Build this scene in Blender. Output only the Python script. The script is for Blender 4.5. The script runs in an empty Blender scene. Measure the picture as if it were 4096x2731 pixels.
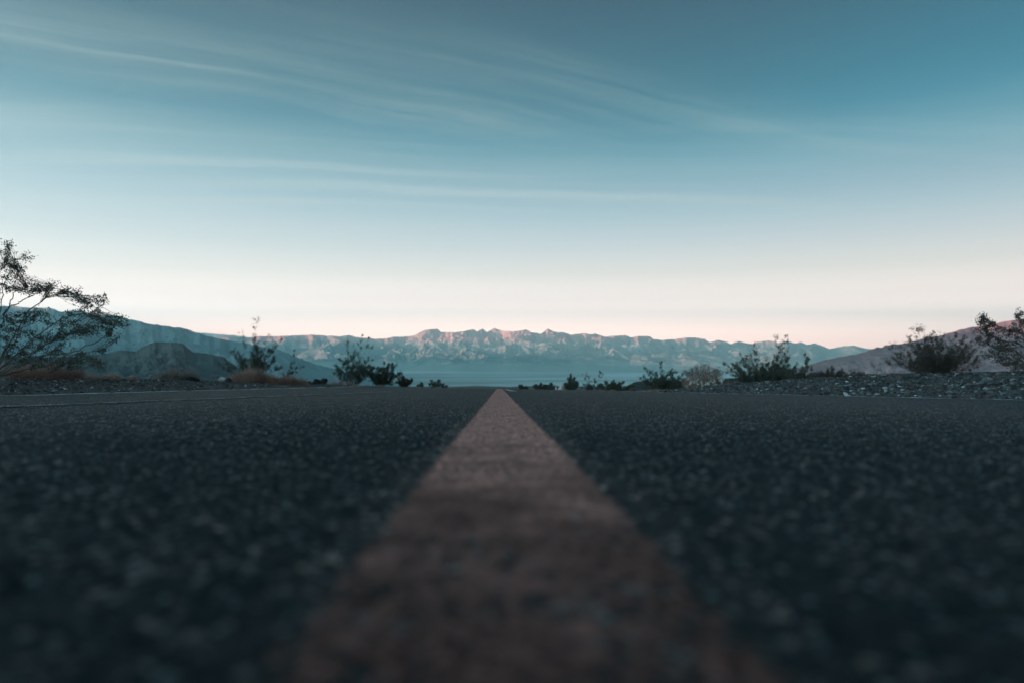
import bpy, math, random
import numpy as np

# ------------------------------------------------------------------ camera, sky, sun
SC = bpy.context.scene
C = SC.collection
R = math.radians
F = 2730.0            # focal length in photo pixels (4096 wide)
HOR = 1400.0          # row of the true horizon
YAW = R(1.05)
CAMZ = 0.10
cd = bpy.data.cameras.new("camera")
cam = bpy.data.objects.new("camera", cd); C.objects.link(cam)
cam.location = (0, 0, CAMZ)
cam.rotation_euler = (R(90) + math.atan((HOR - 1365.5) / F), 0, -YAW)
cd.sensor_width = 36; cd.lens = 36 * F / 4096
cd.clip_start = 0.01; cd.clip_end = 150000
cd.dof.use_dof = True; cd.dof.focus_distance = 4.8
cd.dof.aperture_fstop = 24.0 / 9.0; cd.dof.aperture_blades = 0
SC.camera = cam

SUN_EL, SUN_AZ = 4.5, 259.0           # azimuth clockwise from +Y: behind and to the left
sd = bpy.data.lights.new("sun", 'SUN'); sd.energy = 5.0; sd.angle = R(0.5); sd.color = (1.0, 0.60, 0.52)
sun = bpy.data.objects.new("sun", sd); C.objects.link(sun)
_az, _el = R(SUN_AZ), R(SUN_EL)
import mathutils
SV = mathutils.Vector((math.sin(_az)*math.cos(_el), math.cos(_az)*math.cos(_el), math.sin(_el)))
sun.rotation_euler = SV.to_track_quat('Z', 'Y').to_euler()
sun.location = (0, 0, 50)

EXPO = 2.4
SC.view_settings.view_transform = 'Standard'
SC.view_settings.look = 'None'
SC.view_settings.exposure = EXPO
SC.view_settings.gamma = 1.0
SC.view_settings.use_curve_mapping = False
SC.cycles.max_bounces = 6
SC.cycles.diffuse_bounces = 2
SC.cycles.volume_bounces = 2
SC.cycles.transparent_max_bounces = 8

def lin(c):
    return tuple(((v/255.0+0.055)/1.055)**2.4 if v > 10 else v/255.0/12.92 for v in c)

class NT:
    """small helper for node trees"""
    def __init__(s, tree): s.t = tree; s.n = tree.nodes; s.l = tree.links
    def node(s, typ, **kw):
        n = s.n.new(typ)
        for k, v in kw.items(): setattr(n, k, v)
        return n
    def put(s, sock, v):
        if v is None: return
        if hasattr(v, 'is_output'): s.l.new(v, sock)
        else: sock.default_value = v
    def m(s, op, a, b=None, c=None, clamp=False):
        n = s.n.new('ShaderNodeMath'); n.operation = op; n.use_clamp = clamp
        s.put(n.inputs[0], a)
        if b is not None: s.put(n.inputs[1], b)
        if c is not None: s.put(n.inputs[2], c)
        return n.outputs[0]
    def mix(s, f, a, b, blend='MIX'):
        n = s.n.new('ShaderNodeMix'); n.data_type = 'RGBA'; n.blend_type = blend
        s.put(n.inputs[0], f)
        for k, v in ((6, a), (7, b)):
            if not hasattr(v, 'is_output') and len(v) == 3: v = tuple(v) + (1,)
            s.put(n.inputs[k], v)
        return n.outputs[2]
    def mapr(s, v, a, b, c=0.0, d=1.0, smooth=True):
        n = s.n.new('ShaderNodeMapRange'); n.interpolation_type = 'SMOOTHSTEP' if smooth else 'LINEAR'
        s.put(n.inputs['Value'], v)
        for k, x in zip(('From Min', 'From Max', 'To Min', 'To Max'), (a, b, c, d)): n.inputs[k].default_value = x
        return n.outputs['Result']
    def noise(s, vec, scale, detail=4, rough=0.55, dist=0.0, out=0):
        n = s.n.new('ShaderNodeTexNoise'); s.put(n.inputs['Vector'], vec)
        n.inputs['Scale'].default_value = scale; n.inputs['Detail'].default_value = detail
        n.inputs['Roughness'].default_value = rough; n.inputs['Distortion'].default_value = dist
        return n.outputs[out]
    def comb(s, x, y, z):
        n = s.n.new('ShaderNodeCombineXYZ')
        for i, v in enumerate((x, y, z)): s.put(n.inputs[i], v)
        return n.outputs[0]
    def sep(s, v):
        n = s.n.new('ShaderNodeSeparateXYZ'); s.put(n.inputs[0], v); return n.outputs
    def ramp(s, v, stops, interp='LINEAR'):
        n = s.n.new('ShaderNodeValToRGB'); s.put(n.inputs[0], v); cr = n.color_ramp; cr.interpolation = interp
        while len(cr.elements) > 1: cr.elements.remove(cr.elements[-1])
        for i, (p, c) in enumerate(stops):
            e = cr.elements[0] if i == 0 else cr.elements.new(p)
            e.position = p; e.color = tuple(c[:3]) + (1,)
        return n.outputs[0]

# --- world: Nishita twilight sky, graded by elevation, with thin cirrus
W = bpy.data.worlds.new("World"); SC.world = W; W.use_nodes = True
t = NT(W.node_tree); t.n.clear()
wout = t.node('ShaderNodeOutputWorld'); bg = t.node('ShaderNodeBackground')
t.l.new(bg.outputs[0], wout.inputs[0])
tc = t.node('ShaderNodeTexCoord').outputs['Generated']
dx, dy, dz = t.sep(tc)
SKY = [(0.0, (240, 221, 214)), (1.5, (241, 227, 220)), (2.6, (241, 233, 228)), (4.2, (237, 233, 229)), (6.3, (224, 226, 222)), (8.3, (204, 215, 217)), (10.4, (184, 205, 211)), (12.4, (164, 192, 202)), (14.4, (144, 181, 192)), (16.3, (122, 167, 180)), (18.2, (105, 154, 169)), (20.1, (91, 142, 157)), (22.8, (78, 129, 145)), (27.1, (68, 113, 129)), (45, (58, 104, 122)), (90, (58, 104, 122))]
# the sky seen through the haze: clear-air values are higher near the horizon
GE = [0, 1.5, 2.6, 4.2, 6.3, 8.3, 10.4, 12.4, 14.4, 16.3, 18.2, 20.1, 22.8, 27.1]
GC = [[5.349, 5.349, 3.973, 2.476, 1.615, 1.321, 1.06, 0.847, 0.67, 0.408, 0.143, 0.05, 0.05, 0.05], [4.049, 4.049, 3.031, 1.916, 1.365, 1.185, 1.036, 0.921, 0.836, 0.717, 0.584, 0.524, 0.483, 0.368], [3.597, 3.597, 2.752, 1.776, 1.284, 1.18, 1.082, 0.991, 0.909, 0.816, 0.72, 0.665, 0.624, 0.527]]
elev = t.m('ARCSINE', t.m('MAXIMUM', dz, 0.0))
skyc = t.ramp(t.m('DIVIDE', elev, math.pi/2), [(e/90.0, tuple(0.25*a*b for a, b in zip(lin(c), (np.array([np.interp(e, GE, GC[k]) for k in range(3)]) if e < 30 else (0.50, 0.37, 0.32))))) for e, c in SKY])
vv = t.m('MAXIMUM', dz, 0.02)
px_ = t.m('DIVIDE', dx, vv); py_ = t.m('DIVIDE', dy, vv)
def rotc(ang):
    ca, sa = math.cos(ang), math.sin(ang)
    a = t.m('ADD', t.m('MULTIPLY', px_, ca), t.m('MULTIPLY', py_, sa))
    b = t.m('SUBTRACT', t.m('MULTIPLY', py_, ca), t.m('MULTIPLY', px_, sa))
    return a, b
# broad high streaks (elevation above ~13 deg), drifting lower to the right
a1, b1 = rotc(R(27))
wob = t.m('MULTIPLY', t.m('SUBTRACT', t.noise(t.comb(a1, b1, 0.0), 0.5, 3), 0.5), 0.55)
b1w = t.m('ADD', b1, wob)
def band(b, centre, w, a, a0, a1_, soft):
    g = t.m('DIVIDE', t.m('SUBTRACT', b, centre), w)
    g = t.m('EXPONENT', t.m('MULTIPLY', t.m('MULTIPLY', g, g), -1.0))
    return t.m('MULTIPLY', g, t.m('MULTIPLY', t.mapr(a, a0 - soft, a0 + soft), t.mapr(a, a1_ - soft, a1_ + soft, 1.0, 0.0)))
fib = t.mapr(t.noise(t.comb(t.m('MULTIPLY', a1, 0.35), t.m('MULTIPLY', b1w, 5.5), 1.3), 1.7, 9, 0.6), 0.28, 0.74)
m1 = t.m('ADD', t.m('MULTIPLY', band(b1w, 2.60, 0.24, a1, -0.8, 1.75, 0.5), 1.0),
         t.m('MULTIPLY', band(b1w, 2.95, 0.13, a1, -0.4, 1.1, 0.5), 0.5))
m1 = t.m('ADD', m1, t.m('MULTIPLY', band(b1w, 2.15, 0.20, a1, 0.4, 3.3, 0.6), 0.6))
m1 = t.m('ADD', m1, t.m('MULTIPLY', band(b1w, 3.35, 0.30, a1, -2.0, 1.0, 0.6), 0.25))
patch = t.mapr(t.noise(t.comb(px_, py_, 9.0), 0.9, 4, 0.6), 0.32, 0.62, 0.55, 1.0)
m1 = t.m('MULTIPLY', t.m('MULTIPLY', m1, patch), t.m('ADD', 0.25, t.m('MULTIPLY', fib, 0.9)))
# lower streaks, nearly level
a2, b2 = rotc(R(6.5))
wob2 = t.m('MULTIPLY', t.m('SUBTRACT', t.noise(t.comb(a2, b2, 4.0), 0.35, 4), 0.5), 0.9)
b2w = t.m('ADD', b2, wob2)
fib2 = t.mapr(t.noise(t.comb(t.m('MULTIPLY', a2, 0.16), t.m('MULTIPLY', b2w, 3.0), 7.3), 1.4, 9, 0.62), 0.42, 0.70)
low = t.m('MULTIPLY', t.mapr(dz, 0.11, 0.17), t.mapr(dz, 0.25, 0.32, 1.0, 0.0))
side = t.mapr(px_, -1.0, 4.0, 1.0, 0.15)
m2 = t.m('MULTIPLY', t.m('MULTIPLY', t.m('MULTIPLY', fib2, patch), low), side)
m3 = t.m('MULTIPLY', band(b2w, 4.35, 0.10, a2, -1.0, 2.6, 1.2), 0.7)
m4 = t.m('MULTIPLY', band(b2w, 5.75, 0.07, a2, -3.0, 1.5, 1.2), 0.5)
veil = t.m('MULTIPLY', t.mapr(px_, -2.0, 2.0, 1.0, 0.0), t.m('MULTIPLY', low, 0.35))
mlow = t.m('ADD', t.m('MULTIPLY', m2, 0.75), t.m('ADD', m3, t.m('ADD', m4, veil)))
q_ = lambda c: tuple(v*0.25 for v in lin(c))
skyc = t.mix(t.m('MULTIPLY', t.m('MINIMUM', m1, 1.0), 0.32), skyc, q_((178, 196, 190)))
skyc = t.mix(t.m('MULTIPLY', t.m('MINIMUM', mlow, 1.0), 0.34), skyc, q_((214, 219, 214)))
# right-hand side of the sky a little brighter aloft
rgt = t.m('ADD', 1.0, t.m('MULTIPLY', t.m('MULTIPLY', t.mapr(dx, 0.15, 0.60), t.mapr(dz, 0.20, 0.36)), 0.22))
sr_ = t.node('ShaderNodeVectorMath', operation='SCALE'); t.l.new(skyc, sr_.inputs[0]); t.l.new(rgt, sr_.inputs['Scale']); skyc = sr_.outputs[0]
# added glow in the unseen sky behind the camera, filling hills and haze
gl = t.m('ADD', t.m('MULTIPLY', dx, math.sin(R(228))), t.m('MULTIPLY', dy, math.cos(R(228))))
glow = t.m('MULTIPLY', t.mapr(gl, 0.22, 0.95), 9.0)
sc_ = t.node('ShaderNodeVectorMath', operation='SCALE'); t.l.new(skyc, sc_.inputs[0]); t.l.new(t.m('ADD', 1.0, glow), sc_.inputs['Scale'])
skyc = t.mix(t.mapr(gl, 0.22, 0.7), sc_.outputs[0], t.mix(1.0, sc_.outputs[0], (0.74, 0.98, 0.99), 'MULTIPLY'))
# below the horizon (unseen): dull ground tone
skyc = t.mix(t.mapr(dz, -0.02, 0.0, 1.0, 0.0), skyc, q_((120, 110, 105)))
nish = t.node('ShaderNodeTexSky', sky_type='NISHITA'); nish.sun_disc = False
nish.sun_elevation = _el; nish.sun_rotation = _az; nish.altitude = 900; nish.air_density = 1.0; nish.dust_density = 1.0
bg2 = t.node('ShaderNodeBackground'); t.l.new(nish.outputs[0], bg2.inputs[0]); bg2.inputs[1].default_value = 0.0
add = t.node('ShaderNodeAddShader')
t.l.new(skyc, bg.inputs[0]); bg.inputs[1].default_value = 4.0 / 2**EXPO
NISH = 0.0006
bg2.inputs[1].default_value = NISH
t.l.new(bg.outputs[0], add.inputs[0]); t.l.new(bg2.outputs[0], add.inputs[1]); t.l.new(add.outputs[0], wout.inputs[0])

# ------------------------------------------------------------------ helpers
def interp(x, xs, ys): return np.interp(x, xs, ys)
def sstep(a, b, x):
    u = np.clip((x - a) / (b - a), 0, 1); return u*u*(3 - 2*u)
def _hash(ix, iy, seed):
    h = (ix.astype(np.int64)*374761393 + iy.astype(np.int64)*668265263 + seed*1442695041) & 0xffffffff
    h = ((h ^ (h >> 13)) * 1274126177) & 0xffffffff
    return ((h ^ (h >> 16)) & 0xffffff) / float(0xffffff)
def pnoise(x, y, seed=0):
    x0 = np.floor(x); y0 = np.floor(y); fx = x - x0; fy = y - y0
    u = fx*fx*fx*(fx*(fx*6-15)+10); v = fy*fy*fy*(fy*(fy*6-15)+10)
    def g(ix, iy, ax, ay):
        a = _hash(ix, iy, seed) * 2*math.pi
        return np.cos(a)*ax + np.sin(a)*ay
    n00 = g(x0, y0, fx, fy); n10 = g(x0+1, y0, fx-1, fy); n01 = g(x0, y0+1, fx, fy-1); n11 = g(x0+1, y0+1, fx-1, fy-1)
    return (n00*(1-u)+n10*u)*(1-v) + (n01*(1-u)+n11*u)*v
def fbm(x, y, oct=5, seed=0, gain=0.5):
    s = 0; a = 1; tot = 0
    for i in range(oct):
        s = s + a*pnoise(x*2**i + 13.7*i, y*2**i - 7.1*i, seed+i); tot += a; a *= gain
    return s/tot*1.5
def ridged(x, y, oct=5, seed=0, gain=0.55):
    """0 on ridges .. 1 in gullies"""
    s = 0; a = 1; tot = 0; w = 1.0
    for i in range(oct):
        n = np.clip(np.abs(pnoise(x*2**i + 5.3*i, y*2**i + 9.2*i, seed+i))*2.2, 0, 1)
        s = s + a*n*w; tot += a; a *= gain
        w = np.clip(0.35 + 0.9*n, 0, 1)
    return s/tot

FW = np.array((math.sin(YAW), math.cos(YAW))); RT = np.array((math.cos(YAW), -math.sin(YAW)))
def at(px, d, py=None):
    """world point at camera depth d for photo column px (and row py)"""
    a = (px - 2048.0)/F
    x = d*(FW[0] + a*RT[0]); y = d*(FW[1] + a*RT[1])
    if py is None: return x, y
    return x, y, CAMZ + d*(HOR - py)/F

def tag(o, label=None, cat=None, group=None, kind=None):
    if label: o['label'] = label
    if cat: o['category'] = cat
    if group: o['group'] = group
    if kind: o['kind'] = kind
    return o
def mesh_obj(name, V, Fc, mat, parent=None, smooth=False):
    me = bpy.data.meshes.new(name)
    V = np.asarray(V, dtype=np.float32); Fc = np.asarray(Fc, dtype=np.int32)
    k = Fc.shape[1]
    me.vertices.add(len(V)); me.vertices.foreach_set('co', V.ravel())
    me.loops.add(Fc.size); me.loops.foreach_set('vertex_index', Fc.ravel())
    me.polygons.add(len(Fc)); me.polygons.foreach_set('loop_start', np.arange(0, Fc.size, k, dtype=np.int32))
    me.polygons.foreach_set('loop_total', np.full(len(Fc), k, dtype=np.int32))
    if smooth: me.polygons.foreach_set('use_smooth', np.ones(len(Fc), dtype=bool))
    me.update(calc_edges=True); me.validate(verbose=False)
    me.materials.append(mat)
    o = bpy.data.objects.new(name, me); C.objects.link(o)
    if parent: o.parent = parent
    return o
def grid_faces(nr, nc):
    i = np.arange(nr-1)[:, None]*nc + np.arange(nc-1)[None, :]
    i = i.ravel(); return np.stack([i, i+1, i+nc+1, i+nc], 1)
def grid_obj(name, X, Y, Z, mat, parent=None, smooth=True):
    V = np.stack([X, Y, Z], -1).reshape(-1, 3)
    return mesh_obj(name, V, grid_faces(*X.shape), mat, parent, smooth)
def growth(a0, a1, step, rate, end):
    """uniform from a0 to a1, then steps growing up to |end|"""
    xs = list(np.arange(a0, a1 + step*0.5, step)); s = step
    sign = 1
    while xs[-1] < end:
        s *= rate; xs.append(xs[-1] + s)
    xs[-1] = end
    return xs

# ------------------------------------------------------------------ ground shape
S = 141.0/F                      # road gradient
def cross(y): return 0.004 + 0.016*np.clip((y-5)/15.0, 0, 1)
def drop(y):
    y = np.asarray(y, dtype=float)
    e = np.where(y > 21, 0.0009*(np.minimum(y, 39)-21)**2, 0.0)
    e = e + 0.0324*np.clip(y-39, 0, 230)
    e = e - 0.0006*np.clip(y-269, 0, 5000)
    e = e + 0.045*np.clip(y-4600, 0, 5200)
    return e
def road_z(x, y):
    x = np.asarray(x, dtype=float); y = np.asarray(y, dtype=float)
    return -S*np.clip(y, -400, 9800) - drop(y) - cross(y)*np.clip(x, -4.3, 4.3)
VALLEY = CAMZ - 560.0
def ground_z(x, y):
    x = np.asarray(x, dtype=float); y = np.asarray(y, dtype=float)
    z = road_z(x, y)
    hl = interp(y, [0, 10, 16, 27, 40, 60], [.17, .17, .145, .07, .02, 0.])
    hr = interp(y, [0, 8, 12, 17.7, 22, 30], [.27, .27, .31, .24, .07, 0.])
    bl = sstep(4.25, 7.2, -x) * (1 - 0.8*sstep(9.5, 16, -x))
    br = sstep(4.2, 6.6, x) * (1 - 0.7*sstep(9.0, 16, x))
    edge = np.clip(np.abs(x) - 4.1, 0, None)
    rough = sstep(4.2, 4.8, np.abs(x))
    lump = fbm(x*0.8, y*0.8, 4, 3)*0.05 + fbm(x*4, y*4, 3, 8)*0.025
    near = np.clip(1 - np.hypot(x, y)/400.0, 0, 1)
    z = z + hl*bl + hr*br + lump*rough*near
    z = z - 0.045*(1 - rough)*(1 + 0*edge)
    r = np.hypot(x, y)
    z = z + fbm(x/260.0, y/260.0, 4, 21)*np.clip((r-120)/1500, 0, 1)*10*np.clip((7000-r)/3000, 0, 1)
    z = np.maximum(z, VALLEY + fbm(x/3000.0, y/3000.0, 3, 5)*4)
    # far behind and beside the camera the land stays up and merges with the hills
    return z

# ------------------------------------------------------------------ materials
def new_mat(name):
    m = bpy.data.materials.new(name); m.use_nodes = True
    tt = NT(m.node_tree); tt.n.clear()
    out = tt.node('ShaderNodeOutputMaterial'); p = tt.node('ShaderNodeBsdfPrincipled')
    tt.l.new(p.outputs[0], out.inputs[0])
    tt.p = p; tt.out = out
    tt.co = tt.node('ShaderNodeTexCoord').outputs['Object']
    return m, tt
def simple_mat(name, c1, c2, scale=30, rough=0.8, spec=0.3, c3=None, island=False):
    m, tt = new_mat(name)
    f = tt.noise(tt.co, scale, 4)
    if island:
        f = tt.node('ShaderNodeNewGeometry').outputs['Random Per Island']
    stops = [(0.25, c1), (0.75, c2)] if not island else [(0.0, c1), (1.0, c2)]
    if c3: stops = [(0.0, c1), (0.6, c2), (0.92, c2), (1.0, c3)]
    col = tt.ramp(f, stops)
    tt.l.new(col, tt.p.inputs['Base Color']); tt.p.inputs['Roughness'].default_value = rough
    tt.p.inputs['Specular IOR Level'].default_value = spec
    return m

def asphalt_nodes(tt):
    """chip colour, height (metres) for coarse chip-seal asphalt"""
    v1 = tt.node('ShaderNodeTexVoronoi', feature='F1'); v1.inputs['Scale'].default_value = 170
    warp = tt.noise(tt.co, 60, 2, out=1)
    vm = tt.node('ShaderNodeVectorMath', operation='MULTIPLY_ADD')
    tt.l.new(warp, vm.inputs[0]); vm.inputs[1].default_value = (0.004,)*3; tt.l.new(tt.co, vm.inputs[2])
    tt.l.new(vm.outputs[0], v1.inputs['Vector'])
    cr, cg, cb = tt.sep(v1.outputs['Color'])
    dome = tt.m('SUBTRACT', 0.62, v1.outputs['Distance'], clamp=True)
    dome = tt.m('POWER', dome, 0.75)
    h = tt.m('MULTIPLY', tt.m('MULTIPLY', dome, tt.m('ADD', 0.35, cr)), 0.0042)
    big = tt.m('MULTIPLY', tt.m('SUBTRACT', tt.noise(tt.co, 14, 4, 0.6), 0.5), 0.005)
    wide = tt.m('MULTIPLY', tt.m('SUBTRACT', tt.noise(tt.co, 1.3, 2), 0.5), 0.016)
    h = tt.m('ADD', h, tt.m('ADD', big, wide))
    # chips: mostly dark, a few pale, a few brownish
    col = tt.ramp(cg, [(0.0, (0.003, 0.003, 0.003)), (0.50, (0.006, 0.0055, 0.005)), (0.78, (0.015, 0.0145, 0.014)), (0.92, (0.042, 0.041, 0.039)), (1.0, (0.22, 0.22, 0.21))])
    binder = tt.mapr(v1.outputs['Distance'], 0.30, 0.55)
    col = tt.mix(binder, col, (0.006, 0.007, 0.008))
    lane = tt.mapr(tt.noise(tt.co, 0.7, 4), 0.3, 0.7, 0.75, 1.25)
    ax, ay, az_ = tt.sep(tt.co)
    lane = tt.m('MULTIPLY', lane, tt.mapr(tt.m('ADD', ax, tt.m('MULTIPLY', tt.noise(tt.co, 1.1, 3), 0.8)), 0.7, 2.6, 1.0, 1.9))   # paler surface towards the right
    vmul = tt.node('ShaderNodeVectorMath', operation='SCALE'); tt.l.new(col, vmul.inputs[0]); tt.l.new(lane, vmul.inputs['Scale'])
    rough = tt.mapr(cb, 0.86, 0.95, 0.92, 0.38)
    return vmul.outputs[0], h, rough, cr, v1.outputs['Distance']
def set_disp(m, tt, h, method='DISPLACEMENT'):
    d = tt.node('ShaderNodeDisplacement'); tt.l.new(h, d.inputs['Height'])
    d.inputs['Midlevel'].default_value = 0; d.inputs['Scale'].default_value = 1.0
    tt.l.new(d.outputs[0], tt.out.inputs['Displacement'])
    m.displacement_method = method

M_ASPH, tt = new_mat("asphalt")
col, h, rg, _, _ = asphalt_nodes(tt)
tt.l.new(col, tt.p.inputs['Base Color']); tt.l.new(rg, tt.p.inputs['Roughness'])
tt.p.inputs['Specular IOR Level'].default_value = 0.33
tt.p.inputs['Specular Tint'].default_value = (0.66, 0.90, 1.0, 1)
set_disp(M_ASPH, tt, h)

def line_mat(name, paint, x0, x1, wear, soft=0.012, slope=0.0, near=False, lift=0.004, jitter=0.030):
    """painted line between x0 and x1 (metres across), worn through to the chips"""
    m, tt = new_mat(name)
    col, h, rg, rnd, dist = asphalt_nodes(tt)
    xx, yy, zz = tt.sep(tt.co)
    jit = tt.m('MULTIPLY', tt.m('SUBTRACT', tt.noise(tt.co, 45, 4, 0.65), 0.5), jitter)
    xj = tt.m('ADD', xx, jit)
    if slope: xj = tt.m('SUBTRACT', xj, tt.m('MULTIPLY', yy, slope))
    inside = tt.m('MULTIPLY', tt.mapr(xj, x0 - soft*.5, x0 + soft*.5), tt.mapr(xj, x1 - soft*.5, x1 + soft*.5, 1.0, 0.0))
    w1 = tt.noise(tt.co, 7, 5, 0.65); w2 = tt.noise(tt.co, 110, 3)
    wv = tt.m('ADD', tt.m('MULTIPLY', w1, 0.6), tt.m('ADD', tt.m('MULTIPLY', w2, 0.25), tt.m('MULTIPLY', rnd, 0.22)))
    if near: wv = tt.m('SUBTRACT', wv, tt.mapr(yy, 0.10, 0.75, 0.16, 0.0))  # extra wear at the near end, doubling as painted shade there
    keep = tt.mapr(wv, wear, wear + 0.10)
    f = tt.m('MULTIPLY', inside, keep)
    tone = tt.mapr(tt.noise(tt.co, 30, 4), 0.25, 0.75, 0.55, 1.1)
    if near: tone = tt.m('MULTIPLY', tone, tt.mapr(tt.m('ADD', yy, tt.m('MULTIPLY', tt.m('SUBTRACT', tt.noise(tt.co, 5, 5, 0.65), 0.5), 2.0)), 0.20, 1.15, 0.08, 1.0))   # shade towards the camera painted in as dark blotches
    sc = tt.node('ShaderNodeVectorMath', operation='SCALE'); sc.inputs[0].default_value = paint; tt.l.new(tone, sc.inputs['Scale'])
    # gaps between chips keep dirt
    pc = tt.mix(tt.mapr(dist, 0.45, 0.62, 0.0, 0.8), sc.outputs[0], tuple(v*0.25 for v in paint))
    cc = tt.mix(f, col, pc)
    tt.l.new(cc, tt.p.inputs['Base Color']); tt.l.new(tt.m('MAXIMUM', rg, tt.m('MULTIPLY', f, 0.85)), tt.p.inputs['Roughness'])
    tt.l.new(tt.mapr(f, 0.0, 1.0, 0.33, 0.10, False), tt.p.inputs['Specular IOR Level']); tt.p.inputs['Specular Tint'].default_value = (0.66, 0.90, 1.0, 1)
    set_disp(m, tt, tt.m('ADD', h, lift))
    return m

# ------------------------------------------------------------------ road
XS_R = []
xr = growth(0.45, 0.45, 0.0045, 1.014, 4.15)
xl = growth(0.45, 0.45, 0.0045, 1.014, 4.20)
xs = np.array([-v for v in reversed(xl)] + list(np.arange(-0.4455, 0.446, 0.0045)) + xr)
ys = np.array([-40, -20, -10, -5, -3, -2, -1.2, -0.7, -0.4, -0.2] + list(np.arange(0.0, 1.2, 0.004)) + growth(1.2, 1.2, 0.004, 1.006, 34.0) )
ys = np.concatenate([ys, np.linspace(34.4, 60, 60)])
X, Y = np.meshgrid(xs, ys)
print('road grid', X.shape, X.size)
road = grid_obj("road", X, Y, road_z(X, Y), M_ASPH); tag(road, kind='structure')
ys2 = np.concatenate([np.array([60, 70, 90, 120, 170, 230, 300, 400.])]); X, Y = np.meshgrid(np.linspace(-4.2, 4.15, 5), ys2)

def strip(name, x0, x1, y0, y1, mat, dx=0.004, slope=0.0, dy0=0.004, rate=1.006):
    yy = np.array(growth(y0, y0, max(dy0, 0.003*y0), rate, y1))
    xx = np.arange(x0, x1 + dx*.5, dx)
    X, Y = np.meshgrid(xx, yy)
    X = X + slope*Y
    return grid_obj(name, X, Y, road_z(X, Y), mat, road)
M_YEL = line_mat("worn_shaded_yellow_paint", (0.95, 0.39, 0.32), -0.080, 0.094, 0.30, near=True, lift=0.0015)
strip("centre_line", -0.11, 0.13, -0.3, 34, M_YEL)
M_YEL2 = line_mat("dashed_yellow_paint", (0.95, 0.62, 0.52), 0.345, 0.465, 0.25, slope=-0.0133, lift=0.009)
strip("dash_line", 0.335, 0.475, 11.6, 17.6, M_YEL2, slope=-0.0133)
M_WHL = line_mat("worn_white_paint", (0.75, 0.76, 0.72), -4.12, -3.96, 0.28)
strip("edge_line", -4.13, -3.95, 3.0, 60, M_WHL, dx=0.012, dy0=0.01, rate=1.01)
M_WHR = line_mat("worn_white_paint_far_side", (0.75, 0.75, 0.71), 3.97, 4.07, 0.30)
strip("edge_line", 3.96, 4.08, 2.5, 60, M_WHR, dx=0.012, dy0=0.01, rate=1.01)
M_SEAM = line_mat("faded_seam_paint", (0.42, 0.43, 0.42), -2.445, -2.385, 0.12, slope=0.095, lift=0.006, jitter=0.006)
strip("seam_line", -2.448, -2.382, 2.3, 9.5, M_SEAM, dx=0.006, slope=0.095)

# ------------------------------------------------------------------ desert ground
m, tt = new_mat("desert_soil")
n1 = tt.noise(tt.co, 0.9, 6, 0.65); n2 = tt.noise(tt.co, 22, 4)
col = tt.ramp(tt.m('ADD', tt.m('MULTIPLY', n1, 0.5), tt.m('MULTIPLY', n2, 0.5)), [(0.3, (0.045, 0.042, 0.042)), (0.55, (0.10, 0.092, 0.09)), (0.75, (0.17, 0.155, 0.15))])
# distance-scale pattern of the valley: salt flats and fans, by place on the map
xx, yy, zz = tt.sep(tt.co)
vn = tt.noise(tt.comb(tt.m('MULTIPLY', xx, 0.00016), tt.m('MULTIPLY', yy, 0.0007), 0.0), 1.0, 7, 0.65, 0.5)
floor_c = tt.ramp(vn, [(0.34, (0.28, 0.27, 0.25)), (0.45, (0.44, 0.43, 0.39)), (0.53, (0.58, 0.56, 0.51)), (0.60, (0.74, 0.72, 0.67)), (0.7, (0.88, 0.86, 0.82))])
def salt(cx, cy, w, l):
    a = tt.m('DIVIDE', tt.m('SUBTRACT', xx, cx), w); b = tt.m('DIVIDE', tt.m('SUBTRACT', yy, cy), l)
    jj = tt.m('MULTIPLY', tt.m('SUBTRACT', tt.noise(tt.comb(tt.m('MULTIPLY', xx, 0.0004), tt.m('MULTIPLY', yy, 0.0012), 2.0), 1.0, 5), 0.5), 1.5)
    q = tt.m('ADD', tt.m('ADD', tt.m('MULTIPLY', a, a), tt.m('MULTIPLY', b, b)), jj)
    return tt.mapr(q, 0.7, 1.1, 1.0, 0.0)
SALT = [(-3200, 17600, 2300, 1000, 1.0), (1800, 16800, 3600, 1000, 0.5), (4600, 15300, 2600, 1700, 0.95), (2300, 13600, 2400, 800, 0.4)]
for cx, cy, w, l, k in SALT:
    floor_c = tt.mix(tt.m('MULTIPLY', salt(cx, cy, w, l), k), floor_c, (0.90, 0.90, 0.88))
far = tt.mapr(yy, 7000, 9500)
col = tt.mix(far, col, floor_c)
tt.l.new(col, tt.p.inputs['Base Color']); tt.p.inputs['Roughness'].default_value = 0.95
tt.p.inputs['Specular IOR Level'].default_value = 0.1
M_SOIL = m
gx = growth(14, 14, 0.11, 1.055, 35500)
xs = np.array([-v for v in reversed(gx)] + list(np.arange(-13.89, 13.9, 0.11)) + gx)
gyp = growth(34, 34, 0.12, 1.05, 35500); gyn = growth(4, 4, 0.12, 1.09, 25500)
ys = np.array([-v for v in reversed(gyn)] + list(np.arange(-3.9, 33.95, 0.12)) + gyp)
X, Y = np.meshgrid(xs, ys)
print('ground grid', X.shape)
ground = grid_obj("ground", X, Y, ground_z(X, Y), M_SOIL); tag(ground, kind='structure')

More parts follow.
